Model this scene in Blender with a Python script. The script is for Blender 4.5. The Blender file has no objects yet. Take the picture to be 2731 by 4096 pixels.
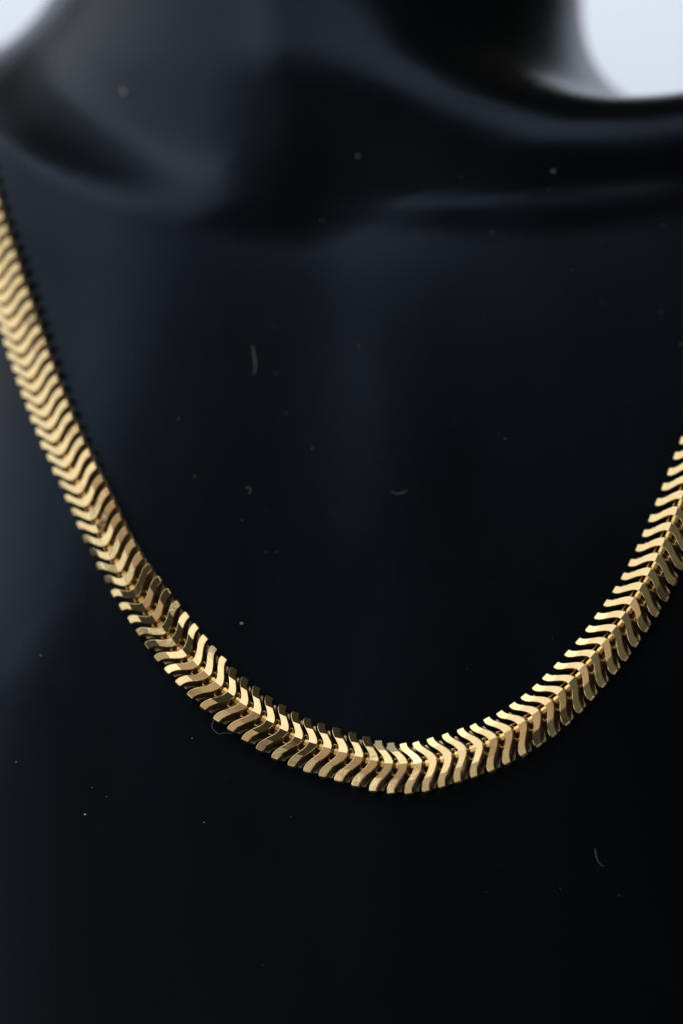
import bpy, bmesh, math, random
import numpy as np
from mathutils import Vector, Matrix

random.seed(7)
rng = np.random.default_rng(7)
scene = bpy.context.scene
MM = 0.001

# ------------------------------------------------------------------ camera
D = 480.0                                   # mm from the lens to the focus plane
FW, FH = 2731.0, 4096.0
PX = 172.8 / FH                             # mm per photo pixel on the focus plane
cam_d = bpy.data.cameras.new("camera")
cam = bpy.data.objects.new("camera", cam_d)
scene.collection.objects.link(cam)
cam.location = (0, -D * MM, 0)
cam.rotation_euler = (math.radians(90), 0, 0)
cam_d.sensor_fit = 'VERTICAL'
cam_d.sensor_height = 36.0
cam_d.sensor_width = 24.0
cam_d.lens = 100.0
cam_d.clip_start = 0.01
cam_d.clip_end = 50
cam_d.dof.use_dof = True
cam_d.dof.focus_distance = (D + 0.0) * MM
cam_d.dof.aperture_fstop = 4.7
cam_d.dof.aperture_blades = 0
scene.camera = cam

# ------------------------------------------------------------------ world, lamps, exposure
world = bpy.data.worlds.new("World")
scene.world = world
world.use_nodes = True
bg = world.node_tree.nodes["Background"]
bg.inputs[0].default_value = (0.50, 0.47, 0.36, 1)
bg.inputs[1].default_value = 0.08
scene.view_settings.view_transform = 'Standard'
scene.view_settings.look = 'None'
scene.view_settings.exposure = 0.0
scene.view_settings.gamma = 1.0


def area_lamp(name, loc, target, sx, sy, radiance, color):
    """radiance-controlled softbox; size in metres"""
    l = bpy.data.lights.new(name, 'AREA')
    l.shape = 'RECTANGLE'
    l.size, l.size_y = sx, sy
    l.energy = radiance * math.pi * sx * sy
    l.color = color
    o = bpy.data.objects.new(name, l)
    scene.collection.objects.link(o)
    o.location = loc
    d = Vector(target) - Vector(loc)
    o.rotation_euler = d.to_track_quat('-Z', 'Y').to_euler()
    return o


def side_pane(name, z0, z1, h0, h1, radiance):
    """one lamp in the plane of the tall window left of the bust: z0..z1 = metres towards the camera, h0..h1 = height"""
    c = (-0.62, -(z0 + z1) / 2, (h0 + h1) / 2)
    return area_lamp(name, c, (c[0] + 1, c[1], c[2]), z1 - z0, h1 - h0, radiance, (1.0, 0.965, 0.90))


side_pane("window_pane_upper", -0.38, 0.48, 0.0, 1.10, 1.0)
side_pane("window_pane_lower", -0.60, 0.55, -0.32, -0.12, 0.85)
side_pane("window_pane_middle", -0.60, 0.02, -0.12, 0.0, 0.92)
side_pane("window_pane_near", 0.485, 0.86, 0.46, 1.1, 0.9)
side_pane("fill_strip_narrow", 0.485, 0.595, 0.10, 0.21, 0.85)  # small added lamp, closes the dark gap reflected in the top left links
side_pane("fill_strip_far", 0.60, 0.85, -0.02, 0.21, 0.85)  # strip lamp added so the left links' inner tips reflect cream
area_lamp("overhead_softbox", (-0.16, -0.40, 0.62), (-0.16, -0.10, 0.0), 0.84, 0.42, 1.12, (1.0, 0.96, 0.91))
area_lamp("warm_pink_fill", (-0.305, -0.53, 0.15), (-0.01, 0, -0.02), 0.23, 0.20, 0.34, (1.0, 0.76, 0.62))  # added pink lamp for coppery reflections in the lower left links
area_lamp("low_warm_fill", (-0.34, -0.52, -0.17), (0, 0, 0), 0.44, 0.44, 0.42, (1.0, 0.90, 0.80))  # added warm lamp that gives the outer link tips their tan reflection
area_lamp("dim_fill_behind_camera", (-0.22, -0.90, 0.17), (-0.05, 0, 0), 0.66, 0.36, 0.07, (1.0, 0.93, 0.74))  # added dim lamp, lifts the dark lower facets of the right strand
area_lamp("right_fill", (0.55, -0.22, -0.55), (0, 0, 0), 0.6, 0.5, 0.62, (0.95, 0.90, 1.0))  # added fill to brighten the side walls of the links
area_lamp("backdrop_light", (-0.3, 0.50, 0.85), (-0.3, 1.50, 0.50), 3.2, 0.5, 4.3, (0.97, 0.98, 1.0))
area_lamp("rear_left_fill", (-0.66, 0.22, 0.92), (-0.20, 0.05, 0.06), 0.85, 0.85, 0.40, (0.86, 0.96, 1.0))  # added lamp, puts the glow on the left shoulder


# ------------------------------------------------------------------ helpers
def link(o, parent=None):
    scene.collection.objects.link(o)
    if parent is not None:
        o.parent = parent
    return o


def tag(o, label=None, cat=None, group=None, kind=None):
    if label: o["label"] = label
    if cat: o["category"] = cat
    if group: o["group"] = group
    if kind: o["kind"] = kind
    return o


def ray(px, py):
    """unit-depth ray direction (mm space: x right, y up, z to camera)"""
    return np.array([(px - FW / 2) * PX / D, (FH / 2 - py) * PX / D, -1.0])


CAM = np.array([0, 0, D])


def to_world(p):
    """(x right, y up, z towards camera) in mm -> Blender metres"""
    p = np.asarray(p, float)
    return np.stack([p[..., 0], -p[..., 2], p[..., 1]], -1) * MM


# ------------------------------------------------------------------ bust shape (an implicit field, in mm)
def sstep(a, b, x):
    t = np.clip((x - a) / (b - a), 0, 1)
    return t * t * (3 - 2 * t)


def smin(a, b, k):
    h = np.clip(0.5 + 0.5 * (b - a) / k, 0, 1)
    return b * (1 - h) + a * h - k * h * (1 - h)


def smax(a, b, k):
    return -smin(-a, -b, k)


def softplus(x, w):
    return w * np.logaddexp(0, x / w)


def gauss2(x, y, cx, cy, sx, sy, ang=0.0):
    c, s = math.cos(ang), math.sin(ang)
    u = (x - cx) * c + (y - cy) * s
    v = -(x - cx) * s + (y - cy) * c
    return np.exp(-0.5 * ((u / sx) ** 2 + (v / sy) ** 2))


def chest_z(x, y):
    z = 0.07 * (x - 8) - 0.26 * (y + 42)
    z = z - (0.12 * softplus(-(x + 22), 9) + 0.12 * softplus(-(x + 40), 5)) * sstep(-60, 45, y)                     # falls away at the left
    z = z - 0.35 * softplus(-(x + 53), 2.5) * sstep(-32, -4, y) * (1 - sstep(28, 52, y))
    z = z - 0.9 * softplus(-(x + 65), 4)
    z = z - 0.28 * softplus((x - 60), 12)                     # and at the far right
    z = z - 0.02 * softplus(-(y + 62), 14)             # rolls back under the necklace
    yc = 56.5 + 0.0085 * np.minimum(x + 20, 0) ** 2 + 0.0022 * np.maximum(x - 22, 0) ** 2 - 1.5 * sstep(-8, 4, x)
    sl = 1 - sstep(-22, 6, x)
    sr = sstep(-6, 22, x)
    z = z - 0.12 * softplus(y - yc, 3.5) * sl                                 # trapezius side of the left collarbone
    z = z - sstep(-5, 21, y - yc) * 0.40 * (softplus(-(x + 2), 6) - 0.6 * softplus(-(x + 36), 8))
    z = z + 0.24 * softplus(y - yc - 1, 1.5) * sr                             # the right side faces forward, then rolls over
    z = z + 0.3 * gauss2(x, y - yc, -34, -1, 22, 3.0)
    z = z + 0.4 * gauss2(x, y - yc, 15, -1.0, 9, 1.4)
    z = z + 0.45 * gauss2(x, y - yc, 44, -1.5, 16, 1.8)
    z = z - 2.0 * gauss2(x, y, 2, 64, 12, 10)                 # notch between them
    z = z - 2.4 * gauss2(x, y, -6, 22, 9, 34)                 # faint hollow down the breastbone
    return z


def field(x, y, z):
    zc = chest_z(x, y)
    chest = (z - zc) * 0.9
    # top of the shoulders
    sh = 75.5 + 0.16 * softplus(x - 55, 3) + 0.21 * softplus(-x, 15)
    chest = smax(chest, y - sh, 20.0 - 6.0 * np.tanh(x / 20.0))
    chest = smax(chest, (zc - 105 - z) * 0.9, 30)
    chest = smax(chest, np.abs(x - 0) - 175, 40)
    # neck: elliptical column
    cx = -9.0                                                                 # softly keeled front
    a, b, pw = np.where(x < cx, 44.5, 56.5), 50.0, np.where(x < cx, 1.6, 2.0)
    nz = -84.5 - 0.02 * (y - 90) - 0.20 * softplus(56 - y, 8)
    q = (((np.abs(x - cx) + 0.0) / a) ** pw + (np.abs(z - nz) / b) ** pw) ** (1 / pw)
    neck = (q - 1) * 47.0
    k = 30.0 - 5.0 * np.tanh((x + 3) / 20.0)
    k = 5 + (k - 5) * sstep(36, 84, y)
    return smin(chest, neck, k)


def build_bust():
    h = 2.0
    xs = np.arange(-184, 185, h); ys = np.arange(-150, 165, h); zs = np.arange(-190, 40, h)
    X, Y, Z = np.meshgrid(xs, ys, zs, indexing='ij')
    F = field(X, Y, Z)
    F = np.maximum(F, np.maximum(-140 - Y, Y - 155))          # flat cuts below and above the frame
    F = F.astype(np.float64)
    S = F < 0
    nx, ny, nz = F.shape
    # surface nets
    cnt = np.zeros((nx - 1, ny - 1, nz - 1)); acc = np.zeros((nx - 1, ny - 1, nz - 1, 3))

    def corner(i, j, k):
        return (slice(i, nx - 1 + i), slice(j, ny - 1 + j), slice(k, nz - 1 + k))
    for ax in range(3):
        for p in (0, 1):
            for q in (0, 1):
                a = [0, 0, 0]; b = [0, 0, 0]
                o = [i for i in range(3) if i != ax]
                a[o[0]] = b[o[0]] = p; a[o[1]] = b[o[1]] = q; b[ax] = 1
                fa = F[corner(*a)]; fb = F[corner(*b)]
                m = (fa < 0) != (fb < 0)
                t = np.where(m, fa / np.where(m, fa - fb, 1), 0)
                cnt += m
                pos = [np.full(fa.shape, float(v)) for v in a]
                pos[ax] = t
                for c in range(3):
                    acc[..., c] += np.where(m, pos[c], 0)
    act = cnt > 0
    idx = -np.ones(act.shape, int)
    idx[act] = np.arange(act.sum())
    ii = np.argwhere(act)
    V = (ii + acc[act] / cnt[act][:, None]) * h + np.array([xs[0], ys[0], zs[0]])
    # pull vertices onto the exact surface
    for _ in range(3):
        inside = (V[:, 1] > -138) & (V[:, 1] < 153)
        x, y, z = V.T
        f = field(x, y, z); e = 0.05
        g = np.stack([field(x + e, y, z) - field(x - e, y, z), field(x, y + e, z) - field(x, y - e, z),
                      field(x, y, z + e) - field(x, y, z - e)], 1) / (2 * e)
        st = -(f / np.maximum((g ** 2).sum(1), 1e-3))[:, None] * g
        ln = np.linalg.norm(st, axis=1, keepdims=True)
        st = st * np.minimum(1, 1.5 / np.maximum(ln, 1e-9))
        V = np.where(inside[:, None], V + st, V)
    faces = []
    for ax in range(3):
        sl0 = [slice(None)] * 3; sl1 = [slice(None)] * 3
        sl0[ax] = slice(0, -1); sl1[ax] = slice(1, None)
        ch = S[tuple(sl0)] != S[tuple(sl1)]
        e = np.argwhere(ch)
        o = [(ax + 1) % 3, (ax + 2) % 3]
        lim = act.shape
        ok = np.ones(len(e), bool)
        for q in o:
            ok &= (e[:, q] > 0) & (e[:, q] < lim[q])
        ok &= e[:, ax] < lim[ax]
        e = e[ok]
        quad = []
        for d0, d1 in ((-1, -1), (0, -1), (0, 0), (-1, 0)):
            c = e.copy(); c[:, o[0]] += d0; c[:, o[1]] += d1
            quad.append(idx[c[:, 0], c[:, 1], c[:, 2]])
        quad = np.stack(quad, 1)
        ins = S[e[:, 0], e[:, 1], e[:, 2]]
        quad[~ins] = quad[~ins][:, ::-1]
        faces.append(quad)
    Q = np.concatenate(faces)
    me = bpy.data.meshes.new("display_bust")
    W = to_world(V)
    me.vertices.add(len(W)); me.vertices.foreach_set("co", W.ravel())
    me.loops.add(Q.size); me.loops.foreach_set("vertex_index", Q.ravel().astype(np.int32))
    me.polygons.add(len(Q))
    me.polygons.foreach_set("loop_start", np.arange(0, Q.size, 4, dtype=np.int32))
    me.polygons.foreach_set("use_smooth", np.ones(len(Q), bool))
    me.update(calc_edges=True)
    me.validate()
    return me


# ------------------------------------------------------------------ materials
def new_mat(name):
    m = bpy.data.materials.new(name)
    m.use_nodes = True
    nt = m.node_tree
    return m, nt, nt.nodes["Principled BSDF"]


def gold(name, base, rough, bump, bscale, dirt=0.0):
    m, nt, p = new_mat(name)
    N, L = nt.nodes, nt.links
    p.inputs["Metallic"].default_value = 1.0
    tc = N.new("ShaderNodeTexCoord")
    geo = N.new("ShaderNodeObjectInfo")
    add = N.new("ShaderNodeVectorMath"); add.operation = 'ADD'
    sc = N.new("ShaderNodeVectorMath"); sc.operation = 'SCALE'
    comb = N.new("ShaderNodeCombineXYZ")
    L.new(geo.outputs["Random"], comb.inputs[0]); L.new(geo.outputs["Random"], comb.inputs[1])
    L.new(comb.outputs[0], sc.inputs[0]); sc.inputs["Scale"].default_value = 0.7
    L.new(tc.outputs["Object"], add.inputs[0]); L.new(sc.outputs[0], add.inputs[1])
    n1 = N.new("ShaderNodeTexNoise"); n1.inputs["Scale"].default_value = bscale; n1.inputs["Detail"].default_value = 3
    L.new(add.outputs[0], n1.inputs["Vector"])
    n2 = N.new("ShaderNodeTexNoise"); n2.inputs["Scale"].default_value = 900; n2.inputs["Detail"].default_value = 5
    L.new(add.outputs[0], n2.inputs["Vector"])
    cr = N.new("ShaderNodeValToRGB")
    cr.color_ramp.elements[0].position = 0.35; cr.color_ramp.elements[1].position = 0.62
    d = 1 - dirt
    cr.color_ramp.elements[0].color = (base[0] * d * 0.97, base[1] * d * 0.95, base[2] * d * 0.9, 1)
    cr.color_ramp.elements[1].color = (*base, 1)
    L.new(n2.outputs["Fac"], cr.inputs["Fac"])
    L.new(cr.outputs[0], p.inputs["Base Color"])
    mr = N.new("ShaderNodeMapRange")
    mr.inputs["To Min"].default_value = rough * 0.7; mr.inputs["To Max"].default_value = rough * 1.5
    L.new(n2.outputs["Fac"], mr.inputs["Value"]); L.new(mr.outputs[0], p.inputs["Roughness"])
    bp = N.new("ShaderNodeBump"); bp.inputs["Strength"].default_value = bump; bp.inputs["Distance"].default_value = 0.00012
    L.new(n1.outputs["Fac"], bp.inputs["Height"]); L.new(bp.outputs[0], p.inputs["Normal"])
    return m


M_GOLD = gold("polished_gold", (0.95, 0.77, 0.45), 0.05, 0.10, 520, 0.05)
M_EDGE = gold("gold_side", (0.88, 0.69, 0.45), 0.30, 0.5, 1500, 0.40)
M_CORE = gold("gold_connector", (0.95, 0.68, 0.29), 0.22, 0.25, 1200, 0.1)

M_BUST, nt, p = new_mat("black_bust")
p.inputs["Base Color"].default_value = (0.0016, 0.0018, 0.0035, 1)
p.inputs["Roughness"].default_value = 0.36
p.inputs["Specular IOR Level"].default_value = 0.40
p.inputs["Specular Tint"].default_value = (0.44, 0.66, 1.0, 1)
N, L = nt.nodes, nt.links
tc = N.new("ShaderNodeTexCoord")
mp = N.new("ShaderNodeMapping"); mp.inputs["Scale"].default_value = (1.0, 1.0, 0.35); mp.inputs["Rotation"].default_value = (0, 0.5, 0)
L.new(tc.outputs["Object"], mp.inputs["Vector"])
nz_ = N.new("ShaderNodeTexNoise"); nz_.inputs["Scale"].default_value = 34; nz_.inputs["Detail"].default_value = 7
nz_.inputs["Roughness"].default_value = 0.62
L.new(mp.outputs[0], nz_.inputs["Vector"])
mr = N.new("ShaderNodeMapRange"); mr.inputs["From Min"].default_value = 0.3; mr.inputs["From Max"].default_value = 0.7
mr.inputs["To Min"].default_value = 0.23; mr.inputs["To Max"].default_value = 0.34
L.new(nz_.outputs["Fac"], mr.inputs["Value"]); L.new(mr.outputs[0], p.inputs["Roughness"])
nf = N.new("ShaderNodeTexNoise"); nf.inputs["Scale"].default_value = 2600; nf.inputs["Detail"].default_value = 2
L.new(tc.outputs["Object"], nf.inputs["Vector"])
bp = N.new("ShaderNodeBump"); bp.inputs["Strength"].default_value = 0.06; bp.inputs["Distance"].default_value = 0.0001
L.new(nf.outputs["Fac"], bp.inputs["Height"]); L.new(bp.outputs[0], p.inputs["Normal"])

M_WALL, nt, p = new_mat("pale_backdrop")
p.inputs["Roughness"].default_value = 0.9
nw = nt.nodes.new("ShaderNodeTexNoise"); nw.inputs["Scale"].default_value = 3
cw = nt.nodes.new("ShaderNodeValToRGB")
cw.color_ramp.elements[0].color = (0.70, 0.77, 0.88, 1); cw.color_ramp.elements[1].color = (0.74, 0.80, 0.89, 1)
nt.links.new(nw.outputs["Fac"], cw.inputs["Fac"]); nt.links.new(cw.outputs[0], p.inputs["Base Color"])

M_LINT, nt, p = new_mat("pale_lint")
p.inputs["Base Color"].default_value = (0.24, 0.24, 0.27, 1); p.inputs["Roughness"].default_value = 0.8
M_DUST, nt, p = new_mat("pale_dust")
p.inputs["Base Color"].default_value = (0.50, 0.53, 0.58, 1); p.inputs["Roughness"].default_value = 0.7

# ------------------------------------------------------------------ backdrop and bust
me = bpy.data.meshes.new("backdrop_wall")
bm = bmesh.new()
prof = [(1.25, 1.1), (1.25, -0.6), (1.22, -0.78), (1.12, -0.90), (0.95, -0.95), (0.6, -0.95)]
prev = None
for (yy, zz) in prof:
    cur = [bm.verts.new((xx, yy, zz)) for xx in (-3.5, 1.6)]
    if prev: bm.faces.new((prev[0], prev[1], cur[1], cur[0]))
    prev = cur
bm.to_mesh(me); bm.free()
for f in me.polygons: f.use_smooth = True
me.materials.append(M_WALL)
wall = link(bpy.data.objects.new("backdrop_wall", me))
tag(wall, "plain pale blue white backdrop far behind the black bust", "backdrop", kind="structure")

bust_me = build_bust()
bust_me.materials.append(M_BUST)
bust = link(bpy.data.objects.new("display_bust", bust_me))
tag(bust, "matte black neck and shoulders display bust wearing the gold necklace", "display bust")


def hit_bust(px, py, lift=0.0):
    """point where the sight line through a photo pixel meets the chest, moved `lift` mm off it; and its normal"""
    d = ray(px, py)
    t = np.linspace(D - 30, D + 190, 441)
    P = CAM + t[:, None] * d
    f = field(P[:, 0], P[:, 1], P[:, 2])
    i = int(np.argmax(f < 0))
    if not (f < 0).any(): i = len(t) - 1
    lo, hi = t[max(i - 1, 0)], t[i]
    for _ in range(24):
        mid = 0.5 * (lo + hi); q = CAM + mid * d
        if field(*[np.array([v]) for v in q])[0] < 0: hi = mid
        else: lo = mid
    q = CAM + hi * d
    e = 0.1
    g = np.array([(field(*[np.array([v]) for v in q + e * a])[0] - field(*[np.array([v]) for v in q - e * a])[0]) for a in np.eye(3)])
    n = g / np.linalg.norm(g)
    return q + n * lift, n


# ------------------------------------------------------------------ necklace: where each link lies
INN = {-18: (7, 750), -17: (20, 803), -16: (34, 855), -15: (49, 907), -14: (66, 956), -13: (82, 1008), -12: (97, 1059),
       -11: (113, 1107), -10: (129, 1158), -9: (146, 1209), -8: (163, 1258), -7: (178, 1309), -6: (195, 1358), -5: (212, 1406),
       -4: (229, 1456), -3: (247, 1507), -2: (265, 1557), -1: (285, 1605), 0: (305, 1656), 1: (327, 1706), 2: (351, 1754),
       3: (374, 1802), 4: (398, 1854), 5: (421, 1907), 6: (446, 1959), 7: (469, 2012), 8: (489, 2064), 9: (515, 2118),
       10: (542, 2170), 11: (570, 2221), 12: (601, 2269), 13: (638, 2319), 14: (677, 2368), 15: (713, 2414), 16: (748, 2462),
       17: (784, 2508), 18: (820, 2554), 19: (857, 2595), 20: (896, 2637), 21: (939, 2679), 22: (981, 2721), 23: (1029, 2754),
       24: (1080, 2791), 25: (1135, 2824), 26: (1186, 2854), 27: (1233, 2876), 28: (1291, 2896), 29: (1350, 2914),
       30: (1412, 2931), 31: (1468, 2948), 32: (1514, 2963), 33: (1563, 2970), 34: (1612, 2973), 35: (1662, 2969),
       36: (1720, 2952), 37: (1779, 2935), 38: (1841, 2912), 39: (1888, 2899), 40: (1945, 2870), 41: (1993, 2848),
       42: (2046, 2813), 43: (2091, 2784), 44: (2135, 2741), 45: (2176, 2706), 46: (2221, 2657), 47: (2263, 2609),
       48: (2307, 2561), 49: (2348, 2512), 50: (2384, 2462), 51: (2420, 2410), 52: (2456, 2358), 53: (2489, 2303),
       54: (2518, 2252), 55: (2548, 2191), 56: (2576, 2133), 57: (2603, 2076), 58: (2630, 2009), 59: (2655, 1948),
       60: (2677, 1889), 61: (2701, 1823), 62: (2725, 1763)}
OUT = {-7: (8, 1376), -6: (25, 1429), -5: (43, 1480), -4: (62, 1531), -3: (82, 1582), -2: (101, 1633), -1: (121, 1683),
       0: (139, 1733), 1: (161, 1787), 2: (184, 1839), 3: (208, 1893), 4: (234, 1946), 5: (259, 2000), 6: (287, 2055),
       7: (311, 2106), 8: (337, 2160), 9: (365, 2213), 10: (395, 2267), 11: (427, 2320), 12: (459, 2374), 13: (491, 2428),
       14: (525, 2480), 15: (560, 2531), 16: (595, 2581), 17: (634, 2633), 18: (673, 2682), 19: (717, 2733), 20: (764, 2782),
       21: (815, 2831), 22: (871, 2877), 23: (926, 2917), 24: (983, 2962), 25: (1039, 2998), 26: (1101, 3033), 27: (1167, 3065),
       28: (1229, 3087), 29: (1291, 3107), 30: (1353, 3125), 31: (1418, 3145), 32: (1490, 3167), 33: (1563, 3176),
       34: (1633, 3176), 35: (1706, 3167), 36: (1768, 3149), 37: (1832, 3130), 38: (1897, 3110), 39: (1968, 3086),
       40: (2028, 3056), 41: (2098, 3021), 42: (2153, 2981), 43: (2216, 2939), 44: (2269, 2895), 45: (2321, 2844),
       46: (2367, 2792), 47: (2413, 2741), 48: (2461, 2689), 49: (2502, 2634), 50: (2543, 2577), 51: (2583, 2517),
       52: (2627, 2456), 53: (2665, 2395), 54: (2698, 2330), 55: (2727, 2268)}
RIDGE = {11: (510, 2318), 12: (542, 2366), 14: (623, 2470), 16: (701, 2567), 18: (785, 2657), 19: (826, 2702), 20: (873, 2745),
         21: (926, 2783), 22: (978, 2820), 23: (1033, 2854), 24: (1085, 2890), 25: (1139, 2926), 26: (1198, 2954)}
for s in range(-19, -35, -1):
    INN[s] = (INN[s + 1][0] - 13, INN[s + 1][1] - 53)
for s in range(-8, -35, -1):
    k = (-7 - s) / 11.0
    OUT[s] = (INN[s][0] - 170 - 8 * k, INN[s][1] + 67 - 13 * k)
for s in range(63, 68):
    INN[s] = (INN[s - 1][0] + 22, INN[s - 1][1] - 63)
for s in range(56, 68):
    OUT[s] = (OUT[s - 1][0] + 26, OUT[s - 1][1] - 65)
S0, S1 = -34, 67


def smooth_seq(dct, bw=0.8):
    ss = np.arange(S0, S1 + 1); P = np.array([dct[int(s)] for s in ss], float)
    out = []
    for s in ss:
        w = np.exp(-0.5 * ((ss - s) / bw) ** 2)
        A = np.stack([np.ones(len(ss)), ss - s, (ss - s) ** 2], 1)
        WA = A * w[:, None]
        out.append(np.linalg.solve(A.T @ WA + 1e-9 * np.eye(3), WA.T @ P)[0])
    return np.array(out)


I2, O2 = smooth_seq(INN), smooth_seq(OUT)
SS = np.arange(S0, S1 + 1)
CTILT = np.interp(SS, [-24, -7, 0, 8, 11, 14, 16, 18, 21, 27, 32, 38, 41, 45, 48, 51, 54, 67],
                  [-.66, -.64, -.61, -.53, -.48, -.28, -.13, .09, .24, .28, .29, .34, .37, .38, .39, .35, .31, .25])
ATILT = np.interp(SS, [-24, 0, 11, 18, 24, 32, 38, 42, 45, 54, 67], [-.22, -.25, -.32, -.28, -.28, -.33, -.28, -.10, 0.0, .02, .05])

HALF, AMP, PITCH = 4.5, 2.6, 2.56
RID_H, BRK_H, TIP_H, BRK = 1.55, 1.08, 0.30, 0.55


def bump_f(u, sharp):
    c = 0.5 * (1 + np.cos(np.pi * u))
    v = np.clip(1 - np.abs(u) * 1.18, 0, 1)
    v = v * v * (3 - 2 * v)
    lin = 1 - np.abs(u)
    return c * (1 - sharp) + sharp * np.clip(0.55 * v + 0.45 * (lin - 0.15 * np.sin(2 * np.pi * lin)), 0, 1)


def plate_mesh(name, top, bot, shift=0.0, wk=1.0, half=HALF, mat=None, mat2=None, draft=0.0, seed=0):
    """faceted S-shaped plate: extruded along the chain (t) between a leading and a trailing curve"""
    r = random.Random(seed)
    M = 40
    us = np.linspace(-1, 1, M + 1)
    us = np.unique(np.concatenate([us, [-BRK, BRK, 0.0]]))
    lead = AMP * bump_f(us, 0.05) - AMP / 2 * 0 + shift
    trail = AMP * bump_f(us, 0.42) + shift
    w = (1.34 + 0.20 * np.exp(-(us / 0.5) ** 2)) * wk
    tl = lead + w / 2
    tt = trail - w / 2
    # rounded tips
    v = []
    for i, u in enumerate(us):
        e = max(0.0, (abs(u) - 0.955) / 0.045)
        sh = 0.10 * e * e * wk
        dr = draft * (1 - abs(u) ** 2.5)
        for (t, n) in ((tl[i] - sh, top(u)), (tt[i] + sh, top(u)), (tt[i] + sh * 1.5 + 0.4 * dr, bot(u)), (tl[i] - sh * 1.5 + dr, bot(u))):
            v.append((u * half * (1.035 if n < top(u) - 1e-6 else 1.0), t, n))
    f = []; mi = []
    n = len(us)
    for i in range(n - 1):
        a, b = 4 * i, 4 * (i + 1)
        for k in range(4):
            k2 = (k + 1) % 4
            f.append((a + k, a + k2, b + k2, b + k)); mi.append(0 if k == 0 else 1)
    f.append((3, 2, 1, 0)); mi.append(1)
    e = 4 * (n - 1)
    f.append((e, e + 1, e + 2, e + 3)); mi.append(1)
    me = bpy.data.meshes.new(name)
    me.from_pydata([(x * MM, y * MM, z * MM) for x, y, z in v], [], f)
    me.materials.append(mat); me.materials.append(mat2 or mat)
    me.polygons.foreach_set("material_index", mi)
    bm = bmesh.new(); bm.from_mesh(me)
    bmesh.ops.recalc_face_normals(bm, faces=bm.faces)
    ed = [x for x in bm.edges if len(x.link_faces) == 2 and x.calc_face_angle(0) > math.radians(45)]
    bmesh.ops.bevel(bm, geom=ed, offset=0.08 * MM, segments=2, profile=0.5, affect='EDGES', clamp_overlap=True, material=0)
    bm.to_mesh(me); bm.free()
    for pl in me.polygons: pl.use_smooth = True
    me.set_sharp_from_angle(angle=math.radians(7))
    return me


def make_top(dr, db, dt_l, dt_r):
    def top(u):
        a = abs(u); tip = TIP_H + (dt_l if u < 0 else dt_r)
        if a <= BRK: return RID_H + dr + (BRK_H + db - RID_H - dr) * a / BRK
        return BRK_H + db + (tip - BRK_H - db) * (a - BRK) / (1 - BRK)
    return top


def body_bot(u):
    return -0.22 - 0.95 * (1 - abs(u) ** 3)


faces_v, backs_v = [], []
for v in range(7):
    r = random.Random(100 + v)
    tf = make_top(r.uniform(-.04, .04), r.uniform(-.035, .035), r.uniform(-.05, .05), r.uniform(-.05, .05))
    faces_v.append(plate_mesh("link_plate", tf, body_bot, mat=M_GOLD, mat2=M_EDGE, draft=0.45, seed=v))
    backs_v.append(plate_mesh("link_back", lambda u: -1.05 + 0.1 * (1 - abs(u)),
                              lambda u: -1.5 - 0.15 * (1 - abs(u) ** 2), shift=0.75, wk=1.05, half=HALF * 0.86,
                              mat=M_EDGE, seed=50 + v))


def box_mesh(name, x0, x1, y0, y1, z0, z1, mat, bev=0.08, crown=0.12):
    bm = bmesh.new()
    vs = [bm.verts.new((x * MM, y * MM, z * MM)) for z in (z0, z1) for y in (y0, y1) for x in (x0, x1)]
    xm = 0.5 * (x0 + x1)
    for q in ((0, 2, 3, 1), (0, 1, 5, 4), (2, 6, 7, 3), (0, 4, 6, 2), (1, 3, 7, 5)):
        if q[0] == 0 and q[1] == 1 or q[0] == 2:
            continue
        bm.faces.new([vs[k] for k in q])
    c0 = bm.verts.new((xm * MM, y0 * MM, (z1 + crown) * MM)); c1 = bm.verts.new((xm * MM, y1 * MM, (z1 + crown) * MM))
    bm.faces.new((vs[4], vs[6], c1, c0)); bm.faces.new((c0, c1, vs[7], vs[5]))
    bm.faces.new((vs[0], vs[1], vs[5], c0, vs[4])); bm.faces.new((vs[2], vs[6], c1, vs[7], vs[3]))
    bmesh.ops.recalc_face_normals(bm, faces=bm.faces)
    bmesh.ops.bevel(bm, geom=[e for e in bm.edges if e.calc_face_angle(0) > 0.6], offset=bev * MM, segments=2, affect='EDGES')
    me = bpy.data.meshes.new(name); bm.to_mesh(me); bm.free()
    for pl in me.polygons: pl.use_smooth = True
    me.set_sharp_from_angle(angle=math.radians(25))
    me.materials.append(mat)
    return me


def tube_mesh(name, pts, rad, mat, seg=7, taper=None):
    pts = [Vector(p) for p in pts]
    verts, faces = [], []
    up = Vector((0.31, 0.45, 0.83)).normalized()
    for i, p_ in enumerate(pts):
        a = pts[max(i - 1, 0)]; b = pts[min(i + 1, len(pts) - 1)]
        t = (b - a).normalized()
        s = t.cross(up).normalized(); w = s.cross(t).normalized()
        rr = rad * (taper[i] if taper else 1)
        for k in range(seg):
            an = 2 * math.pi * k / seg
            verts.append(p_ + s * rr * math.cos(an) + w * rr * math.sin(an))
    n = len(pts)
    for i in range(n - 1):
        for k in range(seg):
            k2 = (k + 1) % seg
            faces.append((i * seg + k, i * seg + k2, (i + 1) * seg + k2, (i + 1) * seg + k))
    faces.append(tuple(range(seg))[::-1]); faces.append(tuple((n - 1) * seg + k for k in range(seg)))
    me = bpy.data.meshes.new(name)
    me.from_pydata([tuple(v) for v in verts], [], faces)
    for pl in me.polygons: pl.use_smooth = True
    me.materials.append(mat)
    return me


# connector and wires sit just ahead of a link (t from its ridge to the next one)
t_r = AMP
con_me = box_mesh("connector", -0.55, 0.50, t_r + 0.98, t_r + PITCH - 0.30, -0.45, 0.48, M_CORE)
base_me = box_mesh("hinge_plate", -2.3, 2.3, 1.2, 1.2 + PITCH * 0.9, -1.25, -0.75, M_EDGE, crown=0.1)


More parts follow.
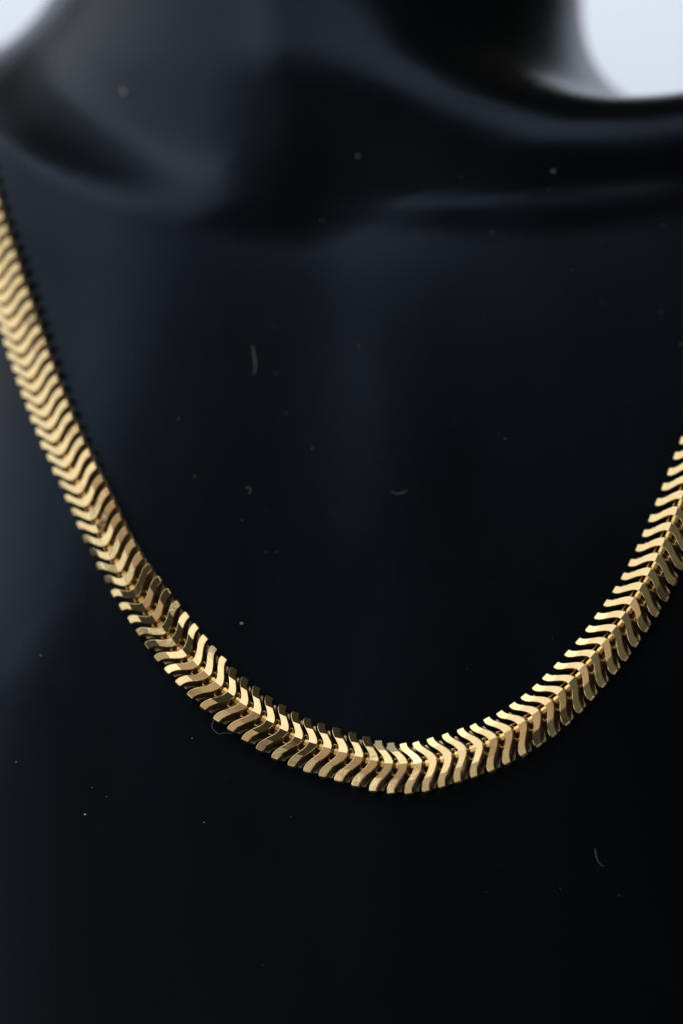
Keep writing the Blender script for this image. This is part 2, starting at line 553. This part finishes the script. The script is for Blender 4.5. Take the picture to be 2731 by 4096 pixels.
def loop_pts(u, n0, amp):
    out = []
    for i in range(11):
        a = i / 10
        out.append(((u + 0.10 * math.sin(a * math.pi)) * MM, (t_r * (0.5 * (1 + math.cos(math.pi * u / HALF))) + 0.2 + a * (PITCH - 0.4)) * MM,
                    (n0 + amp * math.sin(a * math.pi)) * MM))
    return out


loop_a = tube_mesh("wire_loop", loop_pts(1.35, -0.62, 0.42), 0.17 * MM, M_CORE)
loop_b = tube_mesh("wire_loop", loop_pts(-1.45, -0.62, 0.42), 0.17 * MM, M_CORE)

neck_root = bpy.data.objects.new("gold_necklace", None)
link(neck_root)
tag(neck_root, "yellow gold necklace of curved faceted links draped in a U on the black bust", "necklace")
neck_root.empty_display_size = 0.01

# depth of every link from the chest below it, smoothed so the chain hangs as one curve
base = []
for i, s in enumerate(SS):
    m2 = 0.5 * (I2[i] + O2[i])
    q, n = hit_bust(m2[0], m2[1], 0)
    d = ray(*m2)
    base.append((D - q[2]) / 1.0)
base = np.array(base)
bs = base.copy()
for _ in range(6):
    b2 = bs.copy(); b2[1:-1] = 0.25 * bs[:-2] + 0.5 * bs[1:-1] + 0.25 * bs[2:]; bs = b2
depth = np.minimum(bs, base) - 1.95

frames = []
for i, s in enumerate(SS):
    m2 = 0.5 * (I2[i] + O2[i])
    d = ray(*m2)
    pos = CAM + depth[i] * d
    zc = -d / np.linalg.norm(d)                               # towards the camera
    xr = np.cross([0, 1, 0], zc); xr /= np.linalg.norm(xr)
    yu = np.cross(zc, xr)
    sp = (I2[i] - O2[i]); sp = sp / np.linalg.norm(sp)
    s3 = sp[0] * xr - sp[1] * yu
    t3 = np.cross(s3, zc)                                     # along the chain in the picture
    c = CTILT[i] + random.gauss(0, 0.012); a = ATILT[i] + random.gauss(0, 0.012)
    nz = math.sqrt(1 - c * c - a * a)
    Nn = c * s3 + a * t3 + nz * zc
    Wv = nz * s3 - c * zc; Wv /= np.linalg.norm(Wv)
    Tv = np.cross(Nn, Wv)
    if Tv @ t3 < 0: Tv = -Tv
    # t3 must point down the chain
    j = min(i + 1, len(SS) - 1); k = max(i - 1, 0)
    step = 0.5 * (I2[j] + O2[j]) - 0.5 * (I2[k] + O2[k])
    st3 = step[0] * xr - step[1] * yu
    if Tv @ st3 < 0: Tv = -Tv
    X = np.cross(Tv, Nn)
    frames.append((pos, X, Tv, Nn))


def w3(v):
    return Vector((v[0], -v[2], v[1]))


for i, s in enumerate(SS):
    pos, X, T, Nn = frames[i]
    X_, T_, N_ = w3(X).normalized(), w3(T).normalized(), w3(Nn).normalized()
    Mx = Matrix((X_, T_, N_)).transposed().to_4x4()
    Mx.translation = Vector(to_world(pos))
    v = random.randrange(7)
    lk = link(bpy.data.objects.new("link", faces_v[v]), neck_root)
    lk.matrix_world = Mx
    for nm, me_ in (("link_back", backs_v[v]), ("connector", con_me), ("wire_loop", loop_a), ("wire_loop", loop_b)):
        link(bpy.data.objects.new(nm, me_), lk)


# ------------------------------------------------------------------ lint and dust lying on the bust
def spline(pts, n):
    P = np.array(pts, float)
    t = np.linspace(0, len(P) - 1, n)
    out = []
    for x in t:
        i = min(int(x), len(P) - 2); f = x - i
        p0, p1, p2, p3 = P[max(i - 1, 0)], P[i], P[i + 1], P[min(i + 2, len(P) - 1)]
        out.append(0.5 * ((2 * p1) + (-p0 + p2) * f + (2 * p0 - 5 * p1 + 4 * p2 - p3) * f * f + (-p0 + 3 * p1 - 3 * p2 + p3) * f ** 3))
    return np.array(out)


def fibre(pts, rad, label, lift=0.25, n=22, cat="fibre"):
    q = spline(pts, n)
    w = [to_world(hit_bust(a[0], a[1], lift)[0]) for a in q]
    tp = [0.5 + 0.5 * math.sin(math.pi * min(1, max(0, (k + 0.7) / n))) for k in range(n)]
    o = link(bpy.data.objects.new("lint_fibre", tube_mesh("lint_fibre", w, rad * MM, M_LINT, 6, tp)))
    tag(o, label, cat)
    return o


fibre([(1010, 1386), (1018, 1420), (1023, 1460), (1017, 1500)], 0.10, "short upright grey lint fibre on the chest left of centre")
fibre([(984, 1956), (998, 1950), (1003, 1962), (1000, 1980)], 0.06, "tiny hooked lint fibre low on the chest left of centre")
fibre([(1562, 1964), (1580, 1976), (1602, 1975), (1628, 1962)], 0.06, "shallow U shaped lint fibre in the middle of the chest")
fibre([(2378, 3394), (2382, 3425), (2392, 3450), (2412, 3468)], 0.055, "fine curved hair on the black bust below the necklace")
fibre([(880, 2842), (862, 2858), (858, 2882), (851, 2900), (853, 2916), (866, 2930), (880, 2938), (902, 2933), (928, 2937)], 0.05,
      "thin looped hair caught under the lower left of the necklace", lift=0.5)


def speck(px, py, r, label, seed):
    rr = random.Random(seed)
    q, n = hit_bust(px, py, r * 0.5)
    bm = bmesh.new(); bmesh.ops.create_icosphere(bm, subdivisions=1, radius=r * MM)
    for vv in bm.verts:
        vv.co = vv.co * rr.uniform(0.65, 1.25); vv.co.z *= 0.8
    me = bpy.data.meshes.new("lint_speck"); bm.to_mesh(me); bm.free(); me.materials.append(M_DUST)
    o = link(bpy.data.objects.new("lint_speck", me)); o.location = Vector(to_world(q))
    tag(o, label, "lint")


speck(968, 2495, 0.32, "pale grey lint flake just inside the lower left of the necklace", 1)
speck(500, 368, 0.62, "blurred pale fleck on the left side of the neck", 2)
speck(2210, 685, 0.26, "blurred pale fleck above the right collarbone", 3)
speck(1430, 625, 0.26, "blurred faint fleck at the base of the throat", 4)
speck(343, 3258, 0.22, "small pale fleck on the bust below the left of the necklace", 5)

dust_pts = [(1065, 2207, .09), (1110, 2207, .09), (1253, 1795, .09), (1290, 1622, .08), (1145, 1652, .07), (1095, 1306, .13), (1433, 1384, .13),
            (1842, 708, .13), (1965, 930, .1), (2075, 953, .07), (2650, 900, .1), (2405, 967, .08), (2284, 1082, .08), (2130, 1245, .08),
            (2405, 1212, .1), (2643, 1248, .13), (2722, 1378, .09), (1705, 1410, .07), (1815, 1692, .06), (2018, 1755, .07), (1937, 1945, .05),
            (1342, 2055, .07), (1510, 1832, .06), (165, 2622, .15), (770, 2953, .12), (818, 3290, .13), (66, 3048, .15), (370, 3150, .1),
            (428, 3186, .12), (1445, 2855, .07), (1512, 2608, .05), (2206, 2553, .06), (2238, 3555, .09), (2473, 3583, .08), (1166, 3268, .07),
            (715, 1675, .12), (780, 1905, .12), (970, 2080, .1), (1105, 1490, .06), (1290, 880, .12), (2192, 762, .12), (1758, 900, .07)]
while len(dust_pts) < 250:
    x = rng.uniform(60, 2720); y = rng.uniform(850, 4050)
    if rng.random() < 0.35: x = rng.uniform(1700, 2700); y = rng.uniform(900, 2400)
    i = int(np.argmin(np.hypot(*(0.5 * (I2 + O2) - np.array([x, y])).T)))
    if np.hypot(*(0.5 * (I2[i] + O2[i]) - np.array([x, y]))) < 150: continue
    dust_pts.append((x, y, abs(rng.normal(0, 0.016)) + 0.015))
dv, df = [], []
for (x, y, r) in dust_pts:
    q, n = hit_bust(x, y, r * 0.4)
    c = Vector(to_world(q)); k = len(dv)
    st = 1 + 1.8 * random.random() ** 3
    an = random.uniform(-0.6, 0.6)
    for d in ((1, 0, 0), (-1, 0, 0), (0, 1, 0), (0, -1, 0), (0, 0, 1), (0, 0, -1)):
        vx = d[0] * st; vz = d[2]
        vec = Vector((vx * math.cos(an) - vz * math.sin(an), d[1], vx * math.sin(an) + vz * math.cos(an))) * r * MM * random.uniform(.6, 1)
        dv.append(tuple(c + vec))
    for a, b, e in ((0, 2, 4), (2, 1, 4), (1, 3, 4), (3, 0, 4), (2, 0, 5), (1, 2, 5), (3, 1, 5), (0, 3, 5)):
        df.append((k + a, k + b, k + e))
me = bpy.data.meshes.new("dust"); me.from_pydata(dv, [], df); me.materials.append(M_DUST)
dust = link(bpy.data.objects.new("dust", me))
tag(dust, "scattered fine pale dust specks all over the black bust", "dust", kind="stuff")
